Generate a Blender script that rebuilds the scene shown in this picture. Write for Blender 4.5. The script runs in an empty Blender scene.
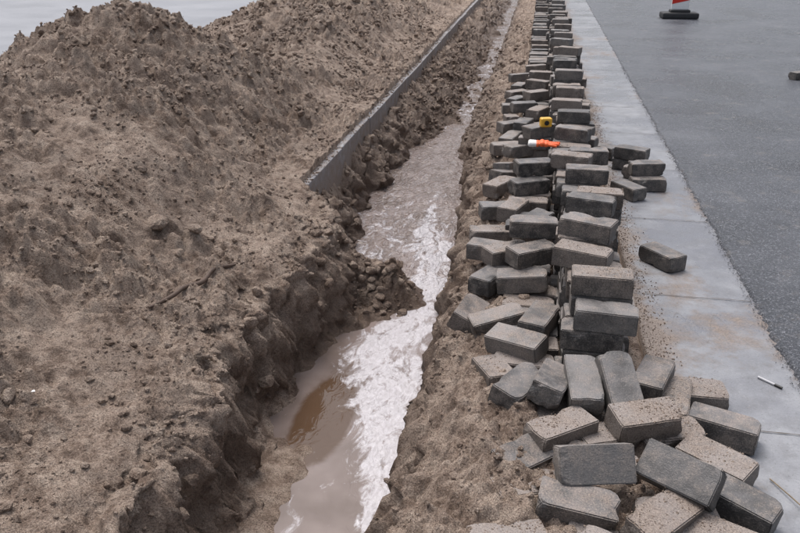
import bpy, bmesh, math, random
import numpy as np
from mathutils import Matrix, Vector, Euler, Quaternion
random.seed(7); rng=np.random.default_rng(7)
sc=bpy.context.scene
COL=sc.collection
# ---------------------------------------------------------------- noise
_perm=rng.permutation(4096)
def _h(ix,iy,s):
    return _perm[(_perm[(ix+s*131)&4095]+iy)&4095]
def pn(x,y,s=0):
    x=np.asarray(x,float);y=np.asarray(y,float)
    ix=np.floor(x).astype(int);iy=np.floor(y).astype(int)
    fx=x-ix;fy=y-iy
    u=fx*fx*fx*(fx*(fx*6-15)+10);v=fy*fy*fy*(fy*(fy*6-15)+10)
    def g(i,j,dx,dy):
        a=_h(i,j,s)*(2*math.pi/4096*7)
        return np.cos(a)*dx+np.sin(a)*dy
    n00=g(ix,iy,fx,fy);n10=g(ix+1,iy,fx-1,fy);n01=g(ix,iy+1,fx,fy-1);n11=g(ix+1,iy+1,fx-1,fy-1)
    return ((n00*(1-u)+n10*u)*(1-v)+(n01*(1-u)+n11*u)*v)*1.5
def fbm(x,y,sc_,oc=4,s=0,gain=.5):
    r=0;a=1
    for o in range(oc):
        r=r+a*pn(x/sc_,y/sc_,s+o*17);a*=gain;sc_/=2.03
    return r
def lumps(x,y,size,s=0,dens=.6):
    X=x/size;Y=y/size
    ix=np.floor(X).astype(int);iy=np.floor(Y).astype(int)
    out=np.zeros_like(X)
    for dx in(-1,0,1):
        for dy in(-1,0,1):
            h=_h(ix+dx,iy+dy,s);h2=_h(ix+dx,iy+dy,s+5);h3=_h(ix+dx,iy+dy,s+9)
            cx=ix+dx+h/4096;cy=iy+dy+h2/4096
            r=.25+.5*(h3/4096)
            d2=((X-cx)**2+(Y-cy)**2)/(r*r)
            k=np.sqrt(np.clip(1-d2,0,1))*r
            k=np.where(((h+h2*3)&1023)/1024<dens,k,0)
            out=np.maximum(out,k)
    return out*size
def sst(a,b,x):
    t=np.clip((x-a)/(b-a),0,1);return t*t*(3-2*t)
# ---------------------------------------------------------------- terrain shape
WZ=-.45
yb =[-5,1.2,1.86,2.55,3.3,3.9,4.25,4.42,4.5,60]
xb =[-1.04,-1.03,-1.03,-1.12,-1.11,-1.17,-1.24,-1.33,-1.40,-1.40]
yf =[-5,1.2,2.0,2.27,2.7,3.1,3.4,3.9,4.2,4.5,5.0,5.7,6.3,7.2,7.8,9,14,60]
xf =[-.87,-.87,-.90,-.92,-.98,-.93,-.86,-.78,-.84,-1.08,-1.15,-1.22,-1.12,-1.05,-.85,-.8,-.78,-.78]
ywr=[-5,4.5,5.7,6.5,7.2,8,12,60]
xwr=[-.36,-.38,-.44,-.52,-.62,-.62,-.55,-.55]
yr=[-5,1.6,3,5,7,10,60]; xr=[-.27,-.26,-.27,-.32,-.30,-.28,-.28]
cones=[(-3.05,5.5,1.02,1.85),(-2.9,4.4,.60,1.7),(-3.0,3.3,.44,1.8),(-3.1,2.2,.36,1.9),(-2.35,6.5,.36,1.3),
       (-3.0,9.5,.62,1.8),(-3.1,11.4,.78,2.0),(-2.4,8.1,.42,1.5),(-3.2,13.6,.72,2.0),(-3.2,16.5,.6,2.2),(-3.2,19.5,.5,2.4)]
def terr(X,Y):
    X=np.asarray(X,float);Y=np.asarray(Y,float)
    n1=fbm(X,Y,.9,3,1);n2=fbm(X,Y,.35,4,5)
    bx=np.interp(Y,yb,xb);soft=1-sst(4.3,4.5,Y)
    bx=bx+soft*(.09*pn(Y/.5,Y*0+3.3,11)+.06*pn(Y/.17,Y*0+1.3,12)+.035*pn(Y/.07,Y*0,13))
    fx=np.interp(Y,yf,xf)+.07*pn(Y/.45,Y*0+7.7,21)+.06*pn(Y/.16,Y*0+2.2,22)
    wr=np.interp(Y,ywr,xwr)+.03*pn(Y/.4,Y*0+9.1,31)+.025*pn(Y/.13,Y*0,32)
    rx=np.interp(Y,yr,xr)+.05*pn(Y/.5,Y*0+4.4,41)+.045*pn(Y/.15,Y*0+4.4,42)
    dl=np.clip(bx-X,0,None)
    left=.03+.16*sst(0,1.0,dl)*soft*1.0+.02*(1-soft)
    left=left-.05*(1-sst(0,.12,dl))*soft
    acc=np.zeros_like(X);k=9.
    for (cx,cy,h,r) in cones:
        d=np.sqrt(((X-cx)*1.05)**2+(Y-cy)**2)*(1+.14*n1)+.11*n2
        c=h*np.clip(1-d/r,0,1.1)
        c=c-h*.10*np.exp(-(d/.25)**2)
        acc+=np.exp(k*c)-1
    hp=np.log(acc+1)/k
    left=left+hp*sst(.15,.9,dl)
    left=left*sst(-5.3,-4.5,X)-.06*(1-sst(-5.3,-4.6,X))
    rough=sst(-5.0,-4.4,X)
    lum=lumps(X,Y,.20,3,.4)*.42+lumps(X,Y,.10,4,.5)*.64+lumps(X,Y,.05,6,.65)*1.0+lumps(X+.3*n2*.1,Y,.13,7,.35)*.55
    det=.035*n2+.012*pn(X/.06,Y/.06,52)+.010*pn(X/.03,Y/.03,53)+.022*pn(X/.13,Y/.13,54)
    det=det-.03*np.clip(hp*2,0,1)*np.clip(1-np.abs(pn((X*.5+Y)/.22+n1*.4,(Y*.3-X)/.9,55))*4,0,1)
    dmask=.18+.82*sst(-.25,.35,fbm(X,Y,.8,3,60)+.35*np.clip(hp*2,0,1))
    near=sst(.0,.5,dl)
    left=left+rough*(det*(.5+.5*near)*(.5+.5*dmask)+lum*dmask*(.5+.5*near))
    floor=-.50+.02*n2+.012*pn(X/.08,Y/.08,81)
    floor=floor+.035*sst(7.4,8.6,Y)+.05*(Y>7)*lumps(X,Y,.22,82,.6)*3*sst(7,7.8,Y)
    beach=sst(2.75,2.45,Y)*sst(-.66,-.86,X)
    floor=floor+.080*beach
    sl=np.exp(-(((X+.80)/.18)**2+((Y-3.93)/.22)**2))
    floor=floor+sl*(.20+.09*n2)+sl*lumps(X,Y,.12,83,.8)*1.0+ sl*lumps(X,Y,.05,84,.7)*.9
    t=np.clip((fx-X)/np.maximum(fx-bx,.03),0,1)
    t2=np.where(Y<4.3,np.clip(.30*t+.70*sst(.25,.80,t),0,1),t**1.1)
    bank=floor+(0-floor)*t2*np.where(Y<4.4,1.,.80)
    bl=lumps(X,Y,.13,85,.7)*.6+lumps(X,Y,.06,86,.7)*.8
    bank=bank+np.sin(np.clip(t,0,1)*math.pi)*(.07*n2+bl*1.0)+ (1-soft)*t*(bl*.6+.04*n2)
    zl=np.where(X<bx,left,bank)
    tr=np.clip((X-wr)/np.maximum(rx-wr,.05),0,1)
    right=.0+.018*fbm(X,Y,.3,3,90)+.65*lumps(X,Y,.07,91,.6)+.75*lumps(X,Y,.035,92,.6)+.010*pn(X/.03,Y/.03,93)
    right=right+.05*np.exp(-((X+.08)/.16)**2)
    right=right+.045*sst(2.45,2.2,Y)*sst(-.15,.05,X)
    right=right-.05*(1-sst(0,.10,X-rx))
    right=np.where(X>.38,right*(1-sst(.38,.5,X))-.04*sst(.46,.52,X),right)
    zr=floor+(right-floor)*tr**.55+np.sin(tr*math.pi)*.05*n2
    z=np.where(X>wr,np.where(X>rx,right,zr),zl)
    return z,dict(bx=bx,fx=fx,wr=wr,rx=rx,hp=hp,n2=n2,t=t,dm=dmask)
# ---------------------------------------------------------------- helpers
def mesh_obj(name,verts,faces,mat=None,smooth=True,attrs=None,parent=None):
    me=bpy.data.meshes.new(name)
    verts=np.asarray(verts,np.float32)
    me.vertices.add(len(verts));me.vertices.foreach_set('co',verts.ravel())
    f=np.asarray(faces,np.int32)
    k=f.shape[1]
    me.loops.add(f.size);me.loops.foreach_set('vertex_index',f.ravel())
    me.polygons.add(len(f));me.polygons.foreach_set('loop_start',np.arange(0,f.size,k,dtype=np.int32))
    me.update(calc_edges=True)
    me.polygons.foreach_set('use_smooth',np.full(len(f),smooth))
    if attrs:
        for n,a in attrs.items():
            at=me.attributes.new(n,'FLOAT','POINT');at.data.foreach_set('value',np.asarray(a,np.float32).ravel())
    me.validate()
    o=bpy.data.objects.new(name,me);COL.objects.link(o)
    if mat: me.materials.append(mat)
    if parent: o.parent=parent
    return o
def grid(xs,ys):
    X,Y=np.meshgrid(xs,ys)
    nx=len(xs);ny=len(ys)
    i=np.arange((nx-1)*(ny-1));r=i//(nx-1);c=i%(nx-1)
    a=r*nx+c
    return X,Y,np.stack([a,a+1,a+nx+1,a+nx],1)
class NT:
    def __init__(s,name,rough=.8,spec=.5):
        s.m=bpy.data.materials.new(name);s.m.use_nodes=True
        s.t=s.m.node_tree;s.n=s.t.nodes;s.b=s.n['Principled BSDF']
        s.b.inputs['Roughness'].default_value=rough
        s.b.inputs['Specular IOR Level'].default_value=spec
        s.tc=s.n.new('ShaderNodeTexCoord')
    def L(s,a,b): s.t.links.new(a,b)
    def noise(s,scale,detail=4,rough=.55,vec=None,dist=0):
        n=s.n.new('ShaderNodeTexNoise');n.inputs['Scale'].default_value=scale;n.inputs['Detail'].default_value=detail
        n.inputs['Roughness'].default_value=rough;n.inputs['Distortion'].default_value=dist
        s.L(vec or s.tc.outputs['Object'],n.inputs['Vector']);return n.outputs['Fac']
    def vor(s,scale,feat='F1',vec=None,out='Distance'):
        n=s.n.new('ShaderNodeTexVoronoi');n.feature=feat;n.inputs['Scale'].default_value=scale
        s.L(vec or s.tc.outputs['Object'],n.inputs['Vector']);return n.outputs[out]
    def mapr(s,v,a,b,c=0,d=1,smooth=False):
        n=s.n.new('ShaderNodeMapRange')
        if smooth:n.interpolation_type='SMOOTHSTEP'
        for i,x in enumerate((a,b,c,d)):n.inputs[i+1].default_value=x
        s.L(v,n.inputs[0]);return n.outputs[0]
    def mix(s,f,a,b,mode='MIX'):
        n=s.n.new('ShaderNodeMix');n.data_type='RGBA';n.blend_type=mode
        if isinstance(f,(int,float)):n.inputs[0].default_value=f
        else:s.L(f,n.inputs[0])
        for k,x in((6,a),(7,b)):
            if isinstance(x,tuple):n.inputs[k].default_value=(*x,1)
            else:s.L(x,n.inputs[k])
        return n.outputs[2]
    def math(s,op,a,b=0.,clamp=False):
        n=s.n.new('ShaderNodeMath');n.operation=op;n.use_clamp=clamp
        for k,x in((0,a),(1,b)):
            if isinstance(x,(int,float)):n.inputs[k].default_value=x
            else:s.L(x,n.inputs[k])
        return n.outputs[0]
    def attr(s,name):
        n=s.n.new('ShaderNodeAttribute');n.attribute_name=name;return n.outputs['Fac']
    def bump(s,h,strength,dist,prev=None):
        n=s.n.new('ShaderNodeBump');n.inputs['Strength'].default_value=strength;n.inputs['Distance'].default_value=dist
        s.L(h,n.inputs['Height'])
        if prev:s.L(prev,n.inputs['Normal'])
        return n.outputs['Normal']
    def col(s,c):
        if isinstance(c,tuple):s.b.inputs['Base Color'].default_value=(*c,1)
        else:s.L(c,s.b.inputs['Base Color'])
    def rough(s,r):s.L(r,s.b.inputs['Roughness'])
    def nrm(s,n):s.L(n,s.b.inputs['Normal'])
# ---------------------------------------------------------------- materials
def soil_mat():
    m=NT('damp_sandy_soil',.85,.35)
    big=m.noise(1.7,4,.65);mid=m.noise(12,4,.7);grit=m.noise(190,3,.75)
    c=m.mix(m.mapr(big,.38,.60),(.205,.142,.105),(.385,.295,.235))
    c=m.mix(m.mapr(mid,.42,.66),c,(.485,.388,.315))
    c=m.mix(m.math('MULTIPLY',m.mapr(mid,.46,.34),.7),c,(.120,.081,.060))
    c=m.mix(m.math('MULTIPLY',m.mapr(grit,.52,.36),.75),c,(.075,.050,.037))
    c=m.mix(m.math('MULTIPLY',m.mapr(grit,.58,.72),.5),c,(.62,.54,.47))
    w=m.attr('wet')
    c=m.mix(m.math('MULTIPLY',w,.72,True),c,(.100,.064,.045))
    m.col(c)
    m.rough(m.mapr(m.math('ADD',w,m.math('MULTIPLY',m.math('SUBTRACT',mid,.5),.6)),.15,.9,.80,.34))
    n=m.bump(m.noise(55,4,.75),1.0,.022);n=m.bump(grit,.8,.006,n);m.nrm(n)
    return m.m
def brick_mat():
    m=NT('grey_concrete_paver',.7,.45)
    t=m.attr('tint')
    fine=m.noise(220,3,.7);mid=m.noise(22,5,.68);bigm=m.noise(7,3,.6)
    c=m.mix(t,(.038,.036,.036),(.150,.141,.135))
    c=m.mix(m.math('MULTIPLY',m.mapr(mid,.42,.62),.6),c,(.20,.183,.168))
    c=m.mix(m.math('MULTIPLY',m.mapr(bigm,.52,.40),.5),c,(.040,.037,.036))
    c=m.mix(m.math('MULTIPLY',m.mapr(fine,.55,.75),.5),c,(.33,.31,.29))
    c=m.mix(m.math('MULTIPLY',m.mapr(fine,.45,.3),.6),c,(.015,.015,.016))
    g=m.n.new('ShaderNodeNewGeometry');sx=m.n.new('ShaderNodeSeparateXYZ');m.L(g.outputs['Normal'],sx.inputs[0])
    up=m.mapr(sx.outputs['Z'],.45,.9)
    s=m.attr('sand')
    sn=m.math('ADD',m.math('ADD',m.math('MULTIPLY',mid,.45),m.math('MULTIPLY',fine,.3)),m.math('MULTIPLY',bigm,.25))
    msk=m.math('MULTIPLY',m.mapr(m.math('ADD',sn,m.math('MULTIPLY',s,.36)),.54,.70),m.math('ADD',m.math('MULTIPLY',up,.6),.4))
    c=m.mix(m.math('MULTIPLY',msk,.88),c,m.mix(m.mapr(fine,.35,.65),(.12,.086,.066),(.36,.29,.24)))
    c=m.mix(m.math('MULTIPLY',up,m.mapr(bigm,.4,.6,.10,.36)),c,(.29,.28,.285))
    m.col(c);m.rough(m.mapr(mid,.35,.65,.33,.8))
    n=m.bump(fine,.6,.003);n=m.bump(mid,.5,.006,n);m.nrm(n)
    return m.m
def concrete_mat(name,k=1.,wetk=0):
    m=NT(name,.6,.5)
    big=m.noise(1.6,5,.6);mid=m.noise(11,4,.65);fine=m.noise(150,3,.7)
    q=lambda *c:tuple(x*k for x in c)
    c=m.mix(m.mapr(big,.40,.60),q(.195,.20,.225),q(.34,.35,.375))
    c=m.mix(m.math('MULTIPLY',m.mapr(mid,.42,.68),.6),c,q(.17,.17,.18))
    c=m.mix(m.math('MULTIPLY',m.mapr(fine,.58,.72),.4),c,q(.55,.54,.53))
    c=m.mix(m.math('MULTIPLY',m.mapr(fine,.42,.28),.6),c,q(.09,.088,.09))
    d=m.attr('dirt')
    dm=m.mapr(m.math('ADD',m.math('ADD',m.math('MULTIPLY',mid,.7),m.math('MULTIPLY',fine,.3)),d),.68,.96)
    c=m.mix(dm,c,m.mix(m.mapr(fine,.35,.65),(.13,.10,.084),(.26,.215,.185)));m.col(c)
    m.rough(m.mapr(m.math('ADD',big,m.math('MULTIPLY',dm,.25)),.38,.68,.16,.60))
    m.nrm(m.bump(fine,.35,.003));return m.m
def asphalt_mat():
    m=NT('wet_asphalt',.45,.5)
    ag=m.vor(150);ag2=m.noise(110,5,.8);big=m.noise(.9,5,.6);mid=m.noise(7,5,.7)
    c=m.mix(m.mapr(ag,.1,.6),(.105,.112,.135),(.032,.036,.046))
    c=m.mix(m.math('MULTIPLY',m.mapr(ag2,.54,.64),.8),c,(.40,.41,.45))
    c=m.mix(m.math('MULTIPLY',m.mapr(ag2,.46,.36),.8),c,(.012,.014,.018))
    c=m.mix(m.math('MULTIPLY',m.mapr(big,.5,.66),.36),c,(.18,.19,.21))
    c=m.mix(m.math('MULTIPLY',m.mapr(mid,.58,.72),.55),c,(.22,.20,.185))
    m.col(c);m.rough(m.mapr(big,.38,.62,.20,.48))
    n=m.bump(ag,.6,.005);n=m.bump(ag2,.8,.007,n);m.nrm(n);return m.m
def street_mat():
    m=NT('wet_street',.3,.5)
    big=m.noise(.8,5,.6);fine=m.noise(60,4,.6)
    c=m.mix(m.mapr(big,.35,.65),(.17,.175,.20),(.25,.26,.285))
    c=m.mix(m.math('MULTIPLY',m.mapr(fine,.5,.7),.3),c,(.12,.12,.12))
    m.col(c);m.rough(m.mapr(big,.35,.65,.3,.5));m.nrm(m.bump(fine,.15,.003));return m.m
def water_mat():
    m=NT('muddy_water',.05,.5);m.b.inputs['IOR'].default_value=1.5
    f=m.attr('foam');r=m.attr('ripple');dk=m.attr('bank_refl')
    mp=m.n.new('ShaderNodeMapping');mp.inputs['Scale'].default_value=(1,.5,1);m.L(m.tc.outputs['Object'],mp.inputs['Vector'])
    n1=m.noise(8,6,.62,mp.outputs[0],2.0);n2=m.noise(60,4,.65,mp.outputs[0],.8)
    v=m.vor(130,'DISTANCE_TO_EDGE')
    fm=m.math('ADD',m.math('MULTIPLY',m.math('SUBTRACT',n1,.5),2.3),f)
    fm=m.math('ADD',fm,m.math('MULTIPLY',m.math('SUBTRACT',n2,.5),.40))
    mask=m.mapr(fm,.28,.68,0,1,True)
    mask=m.math('MULTIPLY',mask,m.mapr(v,.0,.10,.94,.80))
    base=m.mix(m.mapr(m.noise(4,3),.35,.65),(.16,.125,.110),(.235,.19,.175))
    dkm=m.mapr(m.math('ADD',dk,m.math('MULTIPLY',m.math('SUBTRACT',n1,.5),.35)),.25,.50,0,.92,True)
    base=m.mix(dkm,base,(.085,.048,.026))  # brown reflection of the bank, mixed into the water colour
    c=m.mix(mask,base,m.mix(m.mapr(n2,.35,.65),(.42,.40,.42),(.62,.605,.64)));m.col(c)
    m.rough(m.mapr(mask,0,1,.03,.35))
    h=m.noise(20,3,.5,mp.outputs[0],1.4)
    n=m.bump(m.math('MULTIPLY',h,r),.9,.035);n=m.bump(m.math('MULTIPLY',n2,mask),.3,.008,n)
    m.nrm(n);return m.m
def simple(name,c,r=.6,var=.25,metal=0,scale=40):
    m=NT(name,r,.5);n=m.noise(scale,4,.6)
    d=tuple(x*(1-var) for x in c);e=tuple(min(1,x*(1+var)) for x in c)
    m.col(m.mix(m.mapr(n,.3,.7),d,e));m.b.inputs['Metallic'].default_value=metal
    m.nrm(m.bump(n,.2,.003));return m.m
SOIL=soil_mat();BRICK=brick_mat();CONC=concrete_mat('damp_concrete',.80);ASPH=asphalt_mat();STREET=street_mat();WATER=water_mat()
# ---------------------------------------------------------------- terrain mesh
def stepped(a,b,s0,s1):
    o=[a]
    while o[-1]<b:
        o.append(o[-1]+s0+(s1-s0)*((o[-1]-a)/(b-a)))
    return o
xs=[-90,-60,-35,-20,-12,-8,-6.5,-5.6]+stepped(-5.2,-3.0,.035,.015)+stepped(-2.97,-1.5,.012,.009)+list(np.arange(-1.49,-.22,.007))+stepped(-.21,.52,.008,.012)+[.6,1,2,4,8,16,35,60,90]
ys=[-30,-10,-3,0,.6,.9]+stepped(1.1,4.5,.008,.011)+stepped(4.52,9,.012,.028)+stepped(9.05,24,.035,.12)+[26,30,40,60,90,120]
xs=np.unique(np.round(xs,4));ys=np.unique(np.round(ys,4))
X,Y,Fc=grid(xs,ys)
Z,D=terr(X,Y)
Z=np.where(X<-5.3,-.06,Z);Z=np.where(X>.52,-.04,Z)
bankm=((X>D['bx']-.05)&(X<D['fx']+.05)).astype(float)*np.clip((Z+.5)/.1,0,1)
bank2=((X>D['wr'])&(X<D['rx']+.03)).astype(float)
dx=.060*pn(Y/.16,Z/.16,101)+.034*pn(Y/.06,Z/.06,102)+.018*pn(Y/.025,Z/.025,103)
Xd=X+dx*bankm+ (dx*.9-.02*bank2)*bank2
kerb_safe=(Y>4.3)&(X<-1.30)&(X>-1.55)
Xd=np.where(kerb_safe,X,Xd)
inn=(X>-4.8)&(X<.45)&(Y>1.1)
jit=.0035*np.where(Y>5,1.6,1)*np.where(Z<WZ+.045,.15,1)*inn*np.where(X<-1,.45+.75*D['dm'],1)
Z=Z+rng.normal(0,1,Z.shape)*jit*.8
Xd=Xd+rng.normal(0,1,Z.shape)*jit*.5
wet=sst(-.02,-.32,Z)*.78+sst(-.36,-.43,Z)*.35
wet=np.clip(wet+.50*np.clip(fbm(X,Y,.5,3,120),-1,1)*(Z>-.1)+.28*np.clip(fbm(X,Y,.12,2,121),0,1),0,1)
wet=np.clip(wet-1.0*sst(3.2,2.6,Y)*sst(-.62,-.72,X)*sst(-.35,-.40,Z),0,1)
V=np.stack([Xd.ravel(),Y.ravel(),Z.ravel()],1)
ground=mesh_obj('ground',V,Fc,SOIL,True,{'wet':wet})
# ---------------------------------------------------------------- clods
def ico(sub):
    bm=bmesh.new();bmesh.ops.create_icosphere(bm,subdivisions=sub,radius=1)
    v=np.array([x.co[:] for x in bm.verts]);f=np.array([[q.index for q in p.verts] for p in bm.faces]);bm.free();return v,f
def rocks_variants(sub,n,amp):
    v,f=ico(sub);o=[]
    for i in range(n):
        w=v.copy()
        for _ in range(9):
            d=rng.normal(size=3);d/=np.linalg.norm(d);k=rng.uniform(.45,.85)
            p=w@d;w=w-np.outer(np.clip(p-k,0,None),d)*.9
        w=w*(1+rng.uniform(-amp,amp,(len(w),1)))*np.array([1,rng.uniform(.7,1),rng.uniform(.5,.85)])
        o.append(w)
    return o,f
def scatter(name,pos,size,mat,wetv,sub=1,amp=.1,smooth=False):
    vs,f=rocks_variants(sub,14,amp);nv=len(vs[0]);N=len(pos)
    allv=np.empty((N,nv,3));base=np.stack(vs)[rng.integers(0,14,N)]
    a=rng.uniform(0,6.283,N);ca,sa=np.cos(a),np.sin(a)
    b=rng.uniform(-.5,.5,N);cb,sb=np.cos(b),np.sin(b)
    x=base[:,:,0]*ca[:,None]-base[:,:,1]*sa[:,None];y=base[:,:,0]*sa[:,None]+base[:,:,1]*ca[:,None];z=base[:,:,2]
    y2=y*cb[:,None]-z*sb[:,None];z2=y*sb[:,None]+z*cb[:,None]
    allv[:,:,0]=x;allv[:,:,1]=y2;allv[:,:,2]=z2
    allv=allv*size[:,None,None]+pos[:,None,:]
    fa=(f[None]+(np.arange(N)*nv)[:,None,None]).reshape(-1,3)
    return mesh_obj(name,allv.reshape(-1,3),fa,mat,smooth,{'wet':np.repeat(wetv,nv)})
flat=V;wf=wet.ravel();Yf=Y.ravel();Xf=Xd.ravel();Zf=Z.ravel();Xo=X.ravel()
inside=(Xf>-4.9)&(Xf<.46)&(Yf>1.2)&(Yf<14)
clump=fbm(Xf,Yf,.35,4,140)+.3*np.clip(D['hp'].ravel()*2,0,1)
ax=np.gradient(xs);ay=np.gradient(ys);area=(ay[:,None]*ax[None,:]).ravel()
wgt=area*inside*np.clip(.35+clump*1.3,0.06,2.5)*np.where(Zf<WZ+.06,0,1)*np.clip(4.5/np.clip(Yf,2,20),.2,1.6)
wgt/=wgt.sum()
N=50000
idx=rng.choice(len(Xf),N,p=wgt)
sz=.0030+.009*rng.random(N)**3+.020*rng.random(N)**14
sz=sz*np.clip(Yf[idx]/4,.9,2.2)
p=flat[idx].copy();p[:,:2]+=rng.uniform(-.006,.006,(N,2));p[:,2]+=sz*.2
scatter('soil_clods',p,sz,SOIL,np.clip(wf[idx]+rng.uniform(-.25,.3,N),0,1))
bigw=np.zeros(len(Xf))
bigw+=area*np.exp(-(((Xf+.80)/.18)**2+((Yf-3.93)/.22)**2))*14
bigw+=area*((Xo>-1.38)&(Xo<D['fx'].ravel())&(Yf>4.5)&(Yf<12))*2.6
bigw+=area*((Xo>D['bx'].ravel())&(Xo<D['fx'].ravel()+.03)&(Yf<4.5)&(Yf>1.4)&(Zf>-.36))*2.4
bigw+=area*((Yf>7.2)&(Xo>-1.2)&(Xo<-.5)&(Yf<14))*1.6
bigw+=area*inside*np.clip(clump-.1,0,1)*(Xo<-1.1)*.5
bigw+=area*((Xo>-.32)&(Xo<.1)&(Yf<5)&(Yf>1.3))*.6
bigw/=bigw.sum();N=2400
idx=rng.choice(len(Xf),N,p=bigw)
sz=.008+.032*rng.random(N)**3.4
p=flat[idx].copy();p[:,2]+=sz*.15
wv=np.clip(wf[idx]*.5+rng.uniform(-.3,.3,N),0,1)
def hz(x,y):return float(terr(np.array([x]),np.array([y]))[0][0])
ex=[(-1.69,3.17,.062),(-1.17,2.35,.036),(-1.52,3.20,.035),(-1.47,3.10,.03),(-1.55,3.07,.028),(-1.43,3.22,.03),(-1.38,3.14,.026),(-1.50,3.30,.03),(-1.60,3.28,.025),(-1.72,2.62,.02),(-2.3,2.9,.03),(-1.9,2.2,.022),(-.80,3.95,.055),(-.70,4.02,.045),(-.86,4.10,.05),(-.66,3.88,.035),(-.93,3.85,.04),(-.62,3.97,.03),(-.72,3.78,.03),(-1.35,2.0,.02)]
p=np.vstack([p,np.array([(a,b,hz(a,b)+c*.25) for a,b,c in ex])]);sz=np.concatenate([sz,[c for _,_,c in ex]]);wv=np.concatenate([wv,np.full(len(ex),.0)])
scatter('stone_rubble',p,sz,SOIL,wv,sub=2,amp=.045,smooth=False)
# ---------------------------------------------------------------- water
xs2=np.arange(-1.6,-.2,.02);ys2=np.array(stepped(.9,9,.02,.05)+[10,12,15,20,25])
WX,WY,WF=grid(xs2,ys2)
py=[1.2,1.8,2.1,2.44,2.92,3.2,3.47,3.8,4.1,4.54,4.8,5.2]
pxx=[-.36,-.38,-.41,-.47,-.56,-.61,-.62,-.57,-.52,-.53,-.60,-.70]
pw=[.09,.10,.11,.14,.20,.25,.23,.15,.16,.20,.18,.12]
cxp=np.interp(WY,py,pxx);wp=np.interp(WY,py,pw)
foam=1.55-np.abs(WX-cxp)/wp*1.15
foam=np.where(WY>5.0,foam-(WY-5.0)*1.2,foam)
foam=np.where(WY>3.7,foam*.84,foam)
sw=np.exp(-(((WX+.95)/.14)**2+((WY-4.55)/.18)**2))
foam=np.maximum(foam,sw*.75)
foam=np.clip(foam,-.4,1)*.70
foam=np.maximum(foam,.26*sst(4.2,4.6,WY)*(1-sst(5.4,6.2,WY)))
foam=np.maximum(foam,.30*sst(7.5,9,WY))
rip=.05+.95*sst(3.6,4.6,WY)+.2*np.clip(foam*1.6,0,1)
bank_refl=np.exp(-(((WX+.80)/.13)**2+((WY-2.74)/.36)**2)**1.5)  # mask for the painted bank reflection on the near water
wz=WZ+.004*pn(WX/.12,WY/.2,150)*sst(4,5,WY)
mesh_obj('trench_water',np.stack([WX.ravel(),WY.ravel(),wz.ravel()],1),WF,WATER,True,{'foam':foam,'ripple':rip,'bank_refl':bank_refl})
# ---------------------------------------------------------------- gutter strip (concrete)
gx=np.array([.485,.49]+list(np.arange(.5,1.0,.02))+[1.01,1.05,1.3]);gy=np.array([-10,0]+list(np.arange(1,9,.04))+list(np.arange(9,40,.5)))
GX,GY,GF=grid(gx,gy)
GZ=np.where(GX<.488,-.035,.010)+.0015*fbm(GX,GY,.3,2,160)*(GX>.488)
dirt=.52*np.exp(-(GX-.49)/.09)+.34*np.clip(fbm(GX,GY*.6,.5,4,161),0,1)+.28*sst(3.2,2.5,GY)*np.exp(-(GX-.49)/.22)
dirt=dirt+.18*np.exp(-((GX-1.0)/.03)**2)
GXx=GX+np.where(GX<.5,.008*pn(GY/.3,GY*0,162),0)
gut=mesh_obj('concrete_gutter_strip',np.stack([GXx.ravel(),GY.ravel(),GZ.ravel()],1),GF,CONC,True,{'dirt':dirt})
JT=simple('joint_dirt',(.10,.087,.078),.9)
jv=[];jf=[]
for yy in np.arange(1.1,30,1.0)+.15:
    n=26;xs_=np.linspace(.5,.99,n)
    w=.0016+.0014*rng.random(n);off=.0025*np.cumsum(rng.normal(0,.35,n))
    b=len(jv)
    for x_,w_,o_ in zip(xs_,w,off):
        jv+= [(x_,yy+o_-w_,.0145),(x_,yy+o_+w_,.0145)]
    for i in range(n-1):jf.append((b+2*i,b+2*i+2,b+2*i+3,b+2*i+1))
b=len(jv);n=30
for i in range(n):
    x_=.62+.25*i/n;y_=2.95+.12*math.sin(i*.35)+.01*random.random();w_=.0010
    jv+=[(x_,y_-w_,.0145),(x_,y_+w_,.0145)]
for i in range(n-1):jf.append((b+2*i,b+2*i+2,b+2*i+3,b+2*i+1))
j=mesh_obj('strip_joints',jv,jf,JT,False);j.parent=gut
# ---------------------------------------------------------------- asphalt
ax_=np.array([0,.012,.02,.04,.08,.15,.3,.6,1,2,4,8,16,40,80]);ay_=np.array([-20,-5,0]+list(np.arange(1,7,.012))+stepped(7,20,.02,.15)+[25,40,70,120])
AX,AY,AF=grid(ax_,ay_)
edge=.995+.012*pn(AY/.25,AY*0,170)+.014*pn(AY/.05,AY*0,171)+.009*pn(AY/.022,AY*0,172)
AZ=np.where(AX<.005,.006,.0225)+.002*pn(AX/.4,AY/.4,173)*(AX>.03)
mesh_obj('asphalt_road',np.stack([(AX+edge).ravel(),AY.ravel(),AZ.ravel()],1),AF,ASPH,True)
N=2600
gyv=1.5+8*rng.random(N)**1.6
gp=np.stack([.988+.012*rng.normal(size=N),gyv,np.full(N,.016)],1)
GRIT=simple('asphalt_crumbs_dark',(.09,.09,.095),.7)
scatter('asphalt_crumbs',gp,.0012+.0028*rng.random(N)**2,GRIT,np.zeros(N))
N=7000
gp=np.stack([.485+np.abs(rng.normal(0,.055,N)),1.4+6*rng.random(N)**1.3,np.full(N,.012)],1)
gp[:,0]=np.clip(gp[:,0],.485,.97)
scatter('spilled_sand_grit',gp,.001+.004*rng.random(N)**3,SOIL,rng.uniform(0,.2,N))
# ---------------------------------------------------------------- left street
sx=np.array([-90,-50,-25,-15,-10,-7,-5.5,-4.4]);sy=np.array([-30,0,5,10,20,40,80,120])
SX,SY,SF=grid(sx,sy)
mesh_obj('wet_street',np.stack([SX.ravel(),SY.ravel(),(SX*0+.0).ravel()],1),SF,STREET,False)
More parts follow.
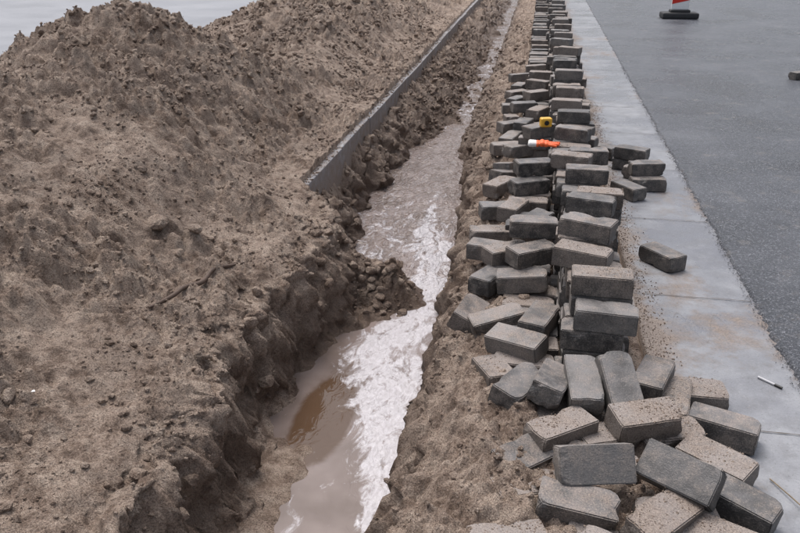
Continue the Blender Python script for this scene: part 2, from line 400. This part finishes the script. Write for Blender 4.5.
# ---------------------------------------------------------------- kerb
def box_bm(bm,cx,cy,cz,sx,sy,sz,rot=None,bev=.004,seg=2,jit=0):
    r=bmesh.ops.create_cube(bm,size=1)
    vs=r['verts']
    for v in vs: v.co=Vector((v.co.x*sx,v.co.y*sy,v.co.z*sz))
    es=list({e for v in vs for e in v.link_edges})
    rb=bmesh.ops.bevel(bm,geom=vs+es,offset=bev,segments=seg,affect='EDGES',profile=.6)
    nv=list({v for f in rb['faces'] for v in f.verts}|{v for v in vs if v.is_valid})
    M=Matrix.Translation((cx,cy,cz))@(rot.to_matrix().to_4x4() if rot else Matrix())
    for v in nv: v.co=M@v.co
    return nv
KM=concrete_mat('kerb_concrete',.8)
bm=bmesh.new();y=4.42
while y<26:
    L=.99
    box_bm(bm,-1.40+random.uniform(-.004,.004),y+L/2,-.145+random.uniform(-.006,.006),.10,L,.33,Euler((random.uniform(-.004,.004),random.uniform(-.03,.03),random.uniform(-.006,.006))),.008)
    y+=1.0
me=bpy.data.meshes.new('kerb');bm.to_mesh(me);bm.free()
me.attributes.new('dirt','FLOAT','POINT').data.foreach_set('value',[.62 if v.co.z<-.1 else .30 for v in me.vertices])
me.materials.append(KM);k=bpy.data.objects.new('concrete_kerb',me);COL.objects.link(k)
N=3600
gp=np.stack([-1.40+.05*rng.normal(size=N),4.45+9*rng.random(N)**1.3,np.full(N,.022)],1)
gp[:,2]=np.where(np.abs(gp[:,0]+1.40)<.048,.022,-.02);gp=gp[(gp[:,0]<-1.355)]
N=len(gp);scatter('kerb_crumbs',gp,.002+.010*rng.random(N)**3,SOIL,rng.uniform(0,.3,N))
# ---------------------------------------------------------------- bricks
BL,BW,BH=.21,.105,.076
HB=np.array([BL/2,BW/2,BH/2])
specs=[];mats=[]
def RM(rx,ry,rz):return np.array(Euler((math.radians(rx),math.radians(ry),math.radians(rz))).to_matrix())
# height map used to lay every brick on whatever is beneath it
hs=.006;HXs=np.arange(-.5,1.05,hs);HYs=np.arange(1.2,9.4,hs)
HMX,HMY=np.meshgrid(HXs,HYs);HM,_=terr(HMX,HMY);HM=HM-.010;HM=np.where(HMX>.485,.0115,HM)
def window(x,y,r=.14):
    i0=max(0,int((x-r-HXs[0])/hs));i1=min(len(HXs),int((x+r-HXs[0])/hs)+2)
    j0=max(0,int((y-r-HYs[0])/hs));j1=min(len(HYs),int((y+r-HYs[0])/hs)+2)
    return slice(j0,j1),slice(i0,i1)
def spans(R,dx,dy):
    lo=np.full(dx.shape,-1e3);hi=np.full(dx.shape,1e3);okm=np.ones(dx.shape,bool)
    for i in range(3):
        a=R[0,i]*dx+R[1,i]*dy;b=R[2,i];h=HB[i]
        if abs(b)<1e-4: okm&=np.abs(a)<=h
        else:
            z1=(-h-a)/b;z2=(h-a)/b
            lo=np.maximum(lo,np.minimum(z1,z2));hi=np.minimum(hi,np.maximum(z1,z2))
    return lo,hi,okm&(lo<hi)
def add(x,y,z,R,sand,tint,kind):
    M=Matrix([[*R[0],x],[*R[1],y],[*R[2],z],[0,0,0,1]])
    specs.append(dict(sand=sand,tint=random.random() if tint is None else tint,kind=kind));mats.append(M)
    if y<9.3:
        w=window(x,y);lo,hi,m=spans(R,HMX[w]-x,HMY[w]-y)
        HM[w]=np.where(m,np.maximum(HM[w],z+hi),HM[w])
def fixed(x,y,z,rz,sand=.2,tint=None,kind='pile',rx=0,ry=0):add(x,y,z,RM(rx,ry,rz),sand,tint,kind)
def drop(x,y,rz=0,rx=0,ry=0,sand=.2,tint=None,kind='pile',band=.05,lim=.32,zm=9,pc=93):
    R=RM(rx,ry,rz)
    w=window(x,y);dx=HMX[w]-x;dy=HMY[w]-y
    if rx==0 and ry==0:
        for _ in range(2):
            lo,hi,m=spans(R,dx,dy)
            if m.sum()<20: break
            h=HM[w][m];e=h-lo[m];k=e>e.max()-band
            if k.sum()>8:
                A=np.stack([dx[m][k],dy[m][k],np.ones(k.sum())],1)
                co=np.linalg.solve(A.T@A+np.diag([.004,.004,1e-9])*k.sum(),A.T@e[k])
                sl=co[:2];q=np.hypot(*sl)
                if q>lim: sl=sl*lim/q
                nrm=Vector((-sl[0],-sl[1],1)).normalized()
                Q=np.array(Vector((0,0,1)).rotation_difference(nrm).to_matrix())
                R=Q@R
    lo,hi,m=spans(R,dx,dy)
    z=min(float(np.percentile(HM[w][m]-lo[m],pc)),zm)
    add(x,y,z,R,sand,tint,kind)
lay=lambda k:.045+k*.0768
SD=[.1,.3,.5,.7]
y=2.46;i=0;cols=[]
prof=[4,5,4,4,5,4,4,3,4,5,4,4,5,4,4,4,4,3,4,4]
while y<24:
    n=prof[i] if i<len(prof) else random.choice([3,4,4,5,3])
    xo=.275+.02*math.sin(i*.9)+random.uniform(-.025,.025)
    for k in range(n):
        fixed(xo+random.uniform(-.03,.03),y+random.uniform(-.003,.003),lay(k),random.uniform(-4.5,4.5)-2*(k>2),.2 if k<n-1 else random.choice(SD))
    n2=random.choice([1,1,2,2,3]) if y>2.9 else 1
    for k in range(n2):
        if not(k==n2-1 and k>0) or y>9: fixed(.042+random.uniform(-.02,.006),y+random.uniform(-.003,.003),lay(k)+.004,random.uniform(-3.5,3.5),random.choice(SD))
    cols.append((y,xo,n2));y+=.1165+random.uniform(0,.008);i+=1
for (yy,xo,n2) in cols:
    if yy<9:
        if n2>1 and random.random()<.75: drop(.035+random.uniform(-.03,.02),yy+random.uniform(-.02,.02),random.choice([random.uniform(-30,40),random.uniform(-8,8)]),sand=random.choice(SD),zm=.30)
        if random.random()<.45 and yy>2.8: drop(xo+random.uniform(-.05,.03),yy+random.uniform(-.02,.02),random.uniform(-26,10),sand=random.choice(SD[:3]),zm=.42)
for (x,yy,rz) in [(-.13,3.09,64),(-.15,3.42,-12),(-.16,3.62,8),(-.14,4.00,14),(-.16,4.42,60),(-.13,4.62,50),(-.15,4.8,80),
    (-.16,5.3,20),(-.14,5.55,70),(-.15,5.95,35),(-.16,6.2,100),(-.15,6.6,10),(-.14,6.9,60),(-.15,7.2,40),(-.14,7.6,75),(-.15,8.1,20),(-.07,3.25,35),(-.06,3.85,70),(-.07,5.05,40),(-.06,5.75,75),(-.07,6.4,20),
    (.04,3.15,35),(.05,3.55,62),(.03,4.25,20),(.05,5.1,40),(.04,6.0,65)]:
    drop(x,yy,rz,sand=random.choice(SD),zm=.10 if x<-.1 else (.16 if x<0 else .32))
# front tumble, bottom first (lowest ones half buried)
for a in [(.17,2.31,4,.5,.06),(.40,2.32,-6,.5,.06),(.29,2.19,3,.5,.05),(.52,2.28,78,.5,.06),(.26,1.60,-15,.5,.03),(.45,1.74,12,.5,.045),
          (.27,1.93,-8,.5,.05),(.49,1.93,-30,.4,.05),(.48,2.11,22,.6,.05),(.12,2.16,60,.4,.04),(.30,2.06,25,.6,.05),(.06,1.80,28,.6,.03)]:
    fixed(a[0],a[1],a[4],a[2],a[3],random.uniform(.1,.6),'pile',random.uniform(-6,6),random.uniform(-5,5))
drop(.00,2.52,-28,8,-4,.35,.85,zm=.11)
drop(.08,2.68,72,sand=.3,tint=.6,zm=.16);drop(-.08,2.74,20,sand=.4,tint=.2,zm=.08)
drop(-.20,2.84,78,24,0,.4,.35,zm=.05)
drop(-.07,2.38,112,0,10,.5,.35,zm=.055)
drop(.02,2.24,60,12,0,.15,.25,zm=.10)
drop(.12,2.23,77,14,8,.2,.6,zm=.13)
drop(.22,2.22,96,0,-12,.1,.7,zm=.145)
drop(.33,2.21,104,0,-27,.1,.3,zm=.18)
drop(.46,2.36,70,0,0,.3,.3,zm=.10)
drop(.15,2.02,38,sand=.85,tint=.3,zm=.095);drop(.05,1.92,44,16,0,.3,.2,zm=.06)
drop(.60,1.99,-38,7,0,sand=.6,tint=.35,zm=.065);drop(.62,1.81,-34,0,4,sand=.15,tint=.3,zm=.065)
drop(.66,2.19,-22,sand=.25,tint=.3,zm=.055);drop(.60,2.37,8,sand=.5,tint=.85,zm=.05)
drop(.40,2.08,22,9,0,sand=1.0,tint=.5,zm=.125)
drop(.19,1.70,-8,7,3,sand=.35,tint=.4,zm=.085)
drop(.40,1.67,48,8,0,sand=1.0,tint=.4,zm=.09)
drop(.23,1.80,13,56,0,.2,.8,zm=.165)
drop(.46,1.80,-34,42,0,.1,.2,zm=.155)
drop(.56,1.64,-28,sand=.6,tint=.3,zm=.06)
drop(.01,1.56,20,sand=.7,zm=.05);drop(.28,1.52,-20,sand=.5,zm=.08)
for a in [(.66,3.60,-52,.2,.25),(.73,4.80,8,.3,.5),(.60,4.64,-55,.1,.2),(.71,5.02,-30,.3,.3),(.72,4.88,14,.2,.3),(.66,5.24,-10,.2,.3),(.67,5.22,-25,.2,.4),(.53,5.52,-50,.2,.1)]:
    drop(a[0],a[1],a[2],sand=a[3],tint=a[4],kind='loose',pc=100)
for (x,yy,rz) in ((2.76,8.95,35),(2.92,8.8,-20)):
    fixed(x,yy,.0235+BH/2,rz,.2,.2,'loose')
def brick_var(i):
    bm=bmesh.new();bmesh.ops.create_cube(bm,size=1)
    for v in bm.verts:v.co=Vector((v.co.x*BL,v.co.y*BW,v.co.z*BH))
    bmesh.ops.subdivide_edges(bm,edges=bm.edges[:],cuts=6,use_grid_fill=True)
    bmesh.ops.bevel(bm,geom=[e for e in bm.edges if len(e.link_faces)==2 and e.calc_face_angle()>.5],offset=.0035,segments=2,affect='EDGES')
    v=np.array([x.co[:] for x in bm.verts]);bm.verts.ensure_lookup_table()
    bmesh.ops.triangulate(bm,faces=bm.faces[:])
    f=np.array([[q.index for q in p.verts] for p in bm.faces]);bm.free()
    r=np.random.default_rng(i)
    for _ in range(r.integers(5,12)):
        c=np.array([r.choice([-1,1])*BL/2,r.choice([-1,1])*BW/2,r.choice([-1,1])*BH/2])
        ax=r.integers(0,3)
        if r.random()<.6:c[ax]*=r.uniform(-.9,.9)
        rad=r.uniform(.010,.030);d=np.linalg.norm(v-c,axis=1)
        k=np.clip(1-d/rad,0,1)[:,None];v=v-(c/np.linalg.norm(c))*k*rad*.45
    return v,f
BV=[brick_var(i) for i in range(20)]
def build(ids,name):
    vs=[];fs=[];ti=[];sa=[];b=0
    for q in ids:
        v,f=BV[random.randrange(20)]
        M=np.array(mats[q]);vv=v@M[:3,:3].T+M[:3,3]
        vs.append(vv);fs.append(f+b);b+=len(v)
        ti.append(np.full(len(v),specs[q]['tint']));sa.append(np.full(len(v),specs[q]['sand']))
    return mesh_obj(name,np.concatenate(vs),np.concatenate(fs),BRICK,False,{'tint':np.concatenate(ti),'sand':np.concatenate(sa)})
ok=list(range(len(mats)))
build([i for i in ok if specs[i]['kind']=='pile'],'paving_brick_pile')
for i in ok:
    if specs[i]['kind']=='loose':build([i],'paving_brick')
def top_z(x,y,r=.03):
    s=(np.abs(HMX-x)<r)&(np.abs(HMY-y)<r);return float(HM[s].max())
gp=[];
for i in ok:
    if specs[i]['sand']>.45 and mats[i].translation.y<5:
        M=mats[i];
        ax=max(range(3),key=lambda a:abs(M.col[a].z));sg=1 if M.col[ax].z>0 else -1
        half=[BL/2,BW/2,BH/2]
        cl=[(random.uniform(-.08,.08),random.uniform(-.04,.04)) for _ in range(3)]
        for _ in range(int(420*specs[i]['sand']**1.5)):
            l=[random.uniform(-h,h)*.95 for h in half]
            if random.random()<.6:
                c_=random.choice(cl);l[0]=max(-.1,min(.1,random.gauss(c_[0],.03)));l[1]=max(-.05,min(.05,random.gauss(c_[1],.02)))
            l[ax]=sg*half[ax]
            gp.append((M@Vector(l))[:])
gp=np.array(gp);N=len(gp);scatter('brick_top_grit',gp,.0009+.0036*rng.random(N)**4,SOIL,np.zeros(N))
# ---------------------------------------------------------------- small things
def tube(name,pts,rad,mat,radii=None):
    cu=bpy.data.curves.new(name,'CURVE');cu.dimensions='3D';cu.bevel_depth=rad;cu.bevel_resolution=3;cu.use_fill_caps=True
    sp=cu.splines.new('NURBS');sp.points.add(len(pts)-1);sp.use_endpoint_u=True;sp.order_u=3
    for i,(q,pp) in enumerate(zip(sp.points,pts)):
        q.co=(*pp,1)
        if radii:q.radius=radii[i]
    o=bpy.data.objects.new(name,cu);COL.objects.link(o);cu.materials.append(mat);return o
WOOD=simple('wet_bark',(.085,.055,.04),.7)
pts=[(-1.45,2.56),(-1.40,2.66),(-1.39,2.76),(-1.35,2.86),(-1.345,2.96),(-1.31,3.04),(-1.31,3.14)]
tube('wooden_stick',[(x,y,hz(x,y)+.012+.006*(i%2)) for i,(x,y) in enumerate(pts)],.011,WOOD,[.5,1,.8,1.1,.8,.9,.3])
WIRE=simple('reed_stalk',(.20,.15,.09),.5)
tube('dry_reed_stalk',[(.76,2.0,.016),(.82,1.86,.03),(.86,1.75,.02),(.9,1.6,.017)],.002,WIRE)
PM=simple('pen_grey_white',(.48,.48,.50),.35,.05);PD=simple('pen_black',(.02,.02,.02),.4,.1)
pe=bpy.data.objects.new('marker_pen',None);COL.objects.link(pe)
def cyl(name,p0,p1,r,mat,parent,r2=None,n=20):
    p0=Vector(p0);p1=Vector(p1);bm=bmesh.new()
    bmesh.ops.create_cone(bm,cap_ends=True,segments=n,radius1=r,radius2=r if r2 is None else r2,depth=(p1-p0).length)
    q=(p1-p0).to_track_quat('Z','Y');M=Matrix.Translation((p0+p1)/2)@q.to_matrix().to_4x4()
    bmesh.ops.transform(bm,matrix=M,verts=bm.verts);me=bpy.data.meshes.new(name);bm.to_mesh(me);bm.free()
    me.materials.append(mat)
    o=bpy.data.objects.new(name,me);COL.objects.link(o);o.parent=parent;return o
cyl('barrel',(.865,2.59,.0165),(.91,2.545,.0165),.0045,PM,pe);cyl('cap',(.911,2.544,.0165),(.93,2.525,.0165),.005,PD,pe)
def mbox(name,c,s,mat,parent,rz=0,bev=.01,seg=2):
    bm=bmesh.new();box_bm(bm,*c,*s,Euler((0,0,rz)),bev,seg);me=bpy.data.meshes.new(name);bm.to_mesh(me);bm.free();me.materials.append(mat)
    o=bpy.data.objects.new(name,me);COL.objects.link(o);o.parent=parent;return o
RUB=simple('black_rubber',(.03,.03,.032),.7);RED=simple('red_sheeting',(.62,.03,.02),.35,.1);WHT=simple('white_sheeting',(.8,.8,.8),.35,.05)
bo=bpy.data.objects.new('traffic_beacon_board',None);COL.objects.link(bo)
BX,BY=2.44,15.0
mbox('foot_plate',(BX,BY,.075),(.62,.36,.10),RUB,bo,.05,.03)
mbox('foot_boss',(BX,BY,.145),(.34,.20,.05),RUB,bo,.05,.02)
mbox('panel',(BX,BY,.66),(.30,.05,1.0),WHT,bo,.0,.02)
for q in range(5):
    bm=bmesh.new();z0=.24+q*.2
    vs=[bm.verts.new((BX+a,BY-.0275,zz)) for a,zz in [(-.147,z0+.02),(.147,z0+.09),(.147,z0+.18),(-.147,z0+.11)]];bm.faces.new(vs)
    me=bpy.data.meshes.new('stripe');bm.to_mesh(me);bm.free();me.materials.append(RED);o=bpy.data.objects.new('stripe_%d'%q,me);COL.objects.link(o);o.parent=bo
YEL=simple('yellow_plastic',(.75,.42,.05),.35,.08);ORG=simple('orange_rubber',(.80,.13,.03),.5,.1);CLO=simple('white_knit',(.62,.61,.60),.9,.1,0,300)
tx,ty=.09,5.05;tz=top_z(tx,ty)
tm=bpy.data.objects.new('tape_measure',None);COL.objects.link(tm)
mbox('case',(tx,ty,tz+.030),(.075,.05,.060),YEL,tm,.3,.014,4)
cyl('side_disc',(tx+.008,ty-.030,tz+.030),(tx-.001,ty+.0,tz+.030),.015,PD,tm)
mbox('hook',(tx+.043,ty+.010,tz+.008),(.012,.02,.012),PD,tm,.3,.002)
best=max(((top_z(xx,yy,.05),xx,yy) for xx in (.04,.07) for yy in (4.40,4.46,4.52,4.58,4.64)))
gx0,gy0=best[1],best[2];gz=top_z(gx0+.02,gy0,.075)
gl=bpy.data.objects.new('work_glove',None);COL.objects.link(gl)
def blob(name,parts,mat):
    bm=bmesh.new()
    for (p0,p1,r0,r1,fl) in parts:
        p0=Vector(p0);p1=Vector(p1);n=7
        for q in range(n):
            t=q/(n-1);r=r0+(r1-r0)*t
            bmesh.ops.create_icosphere(bm,subdivisions=2,radius=r,matrix=Matrix.Translation(p0.lerp(p1,t)))
    me=bpy.data.meshes.new(name);bm.to_mesh(me);bm.free();me.materials.append(mat)
    o=bpy.data.objects.new(name,me);COL.objects.link(o);o.parent=gl
    mo=o.modifiers.new('r','REMESH');mo.mode='VOXEL';mo.voxel_size=.0028;mo.use_smooth_shade=True
    return o
G=lambda a,b,c=0:(gx0+a*.9,gy0+b*.9,gz+.014+c)
blob('palm_and_fingers',[(G(-.03,-.03),G(-.03,.03),.015,.015,0),(G(.0,-.03,.004),G(.0,.03,.004),.017,.017,0),(G(.025,-.028),G(.025,.03),.015,.015,0),
   (G(.03,.032),G(.10,.036,-.004),.011,.009,0),(G(.03,.012),G(.108,.012,.004),.011,.009,0),(G(.03,-.008),G(.104,-.012,.0),.011,.009,0),(G(.03,-.028),G(.088,-.036,-.004),.010,.008,0),(G(-.01,.035),G(.035,.072,-.002),.012,.010,0)],ORG)
blob('knit_cuff',[(G(-.045,-.03),G(-.045,.03),.015,.015,0),(G(-.06,-.031),G(-.06,.031),.016,.016,0),(G(-.075,-.033),G(-.075,.033),.016,.016,0)],CLO)
bm=bmesh.new();lx,ly=-1.52,1.9;lz=hz(lx,ly)+.016
vs=[bm.verts.new((lx+a*.6,ly+b*.6,lz+c*.6)) for a,b,c in((-.012,-.006,0),(.004,-.010,.006),(.013,.002,.002),(.002,.010,.008),(-.010,.006,.003))];bm.faces.new(vs)
me=bpy.data.meshes.new('s');bm.to_mesh(me);bm.free();me.materials.append(WHT);o=bpy.data.objects.new('paper_scrap',me);COL.objects.link(o)
# ---------------------------------------------------------------- world / light
w=bpy.data.worlds.new("World");sc.world=w;w.use_nodes=True
nt=w.node_tree;bg=nt.nodes['Background'];sky=nt.nodes.new('ShaderNodeTexSky');sky.sky_type='NISHITA';sky.sun_disc=False
EL,AZ=68,-40
sky.sun_elevation=math.radians(EL);sky.sun_rotation=math.radians(AZ);sky.dust_density=6;sky.air_density=1.;sky.ozone_density=1
hs_=nt.nodes.new('ShaderNodeHueSaturation');hs_.inputs['Saturation'].default_value=.5;hs_.inputs['Value'].default_value=1.35
nt.links.new(sky.outputs[0],hs_.inputs['Color']);nt.links.new(hs_.outputs[0],bg.inputs[0]);bg.inputs[1].default_value=.15
sun=bpy.data.lights.new('sun','SUN');sun.energy=1.1;sun.angle=math.radians(28);sun.color=(1,.96,.93)
so=bpy.data.objects.new('sun',sun);COL.objects.link(so)
d=Vector((math.sin(math.radians(AZ))*math.cos(math.radians(EL)),math.cos(math.radians(AZ))*math.cos(math.radians(EL)),math.sin(math.radians(EL))))
so.rotation_euler=d.to_track_quat('Z','Y').to_euler()
# ---------------------------------------------------------------- camera
th=math.radians(23.57);ps=math.radians(9.69)
R=Vector((math.cos(ps),math.sin(ps),0));Fw=Vector((-math.sin(ps)*math.cos(th),math.cos(ps)*math.cos(th),-math.sin(th)));U=R.cross(Fw)
M=Matrix((( R.x,U.x,-Fw.x,0),(R.y,U.y,-Fw.y,0),(R.z,U.z,-Fw.z,1.5),(0,0,0,1)))
cd=bpy.data.cameras.new('camera');cd.lens=35;cd.sensor_width=36;cd.clip_end=500;cd.clip_start=.05
co=bpy.data.objects.new('camera',cd);COL.objects.link(co);co.matrix_world=M;sc.camera=co
sc.view_settings.view_transform='Standard';sc.view_settings.look='None';sc.view_settings.exposure=0
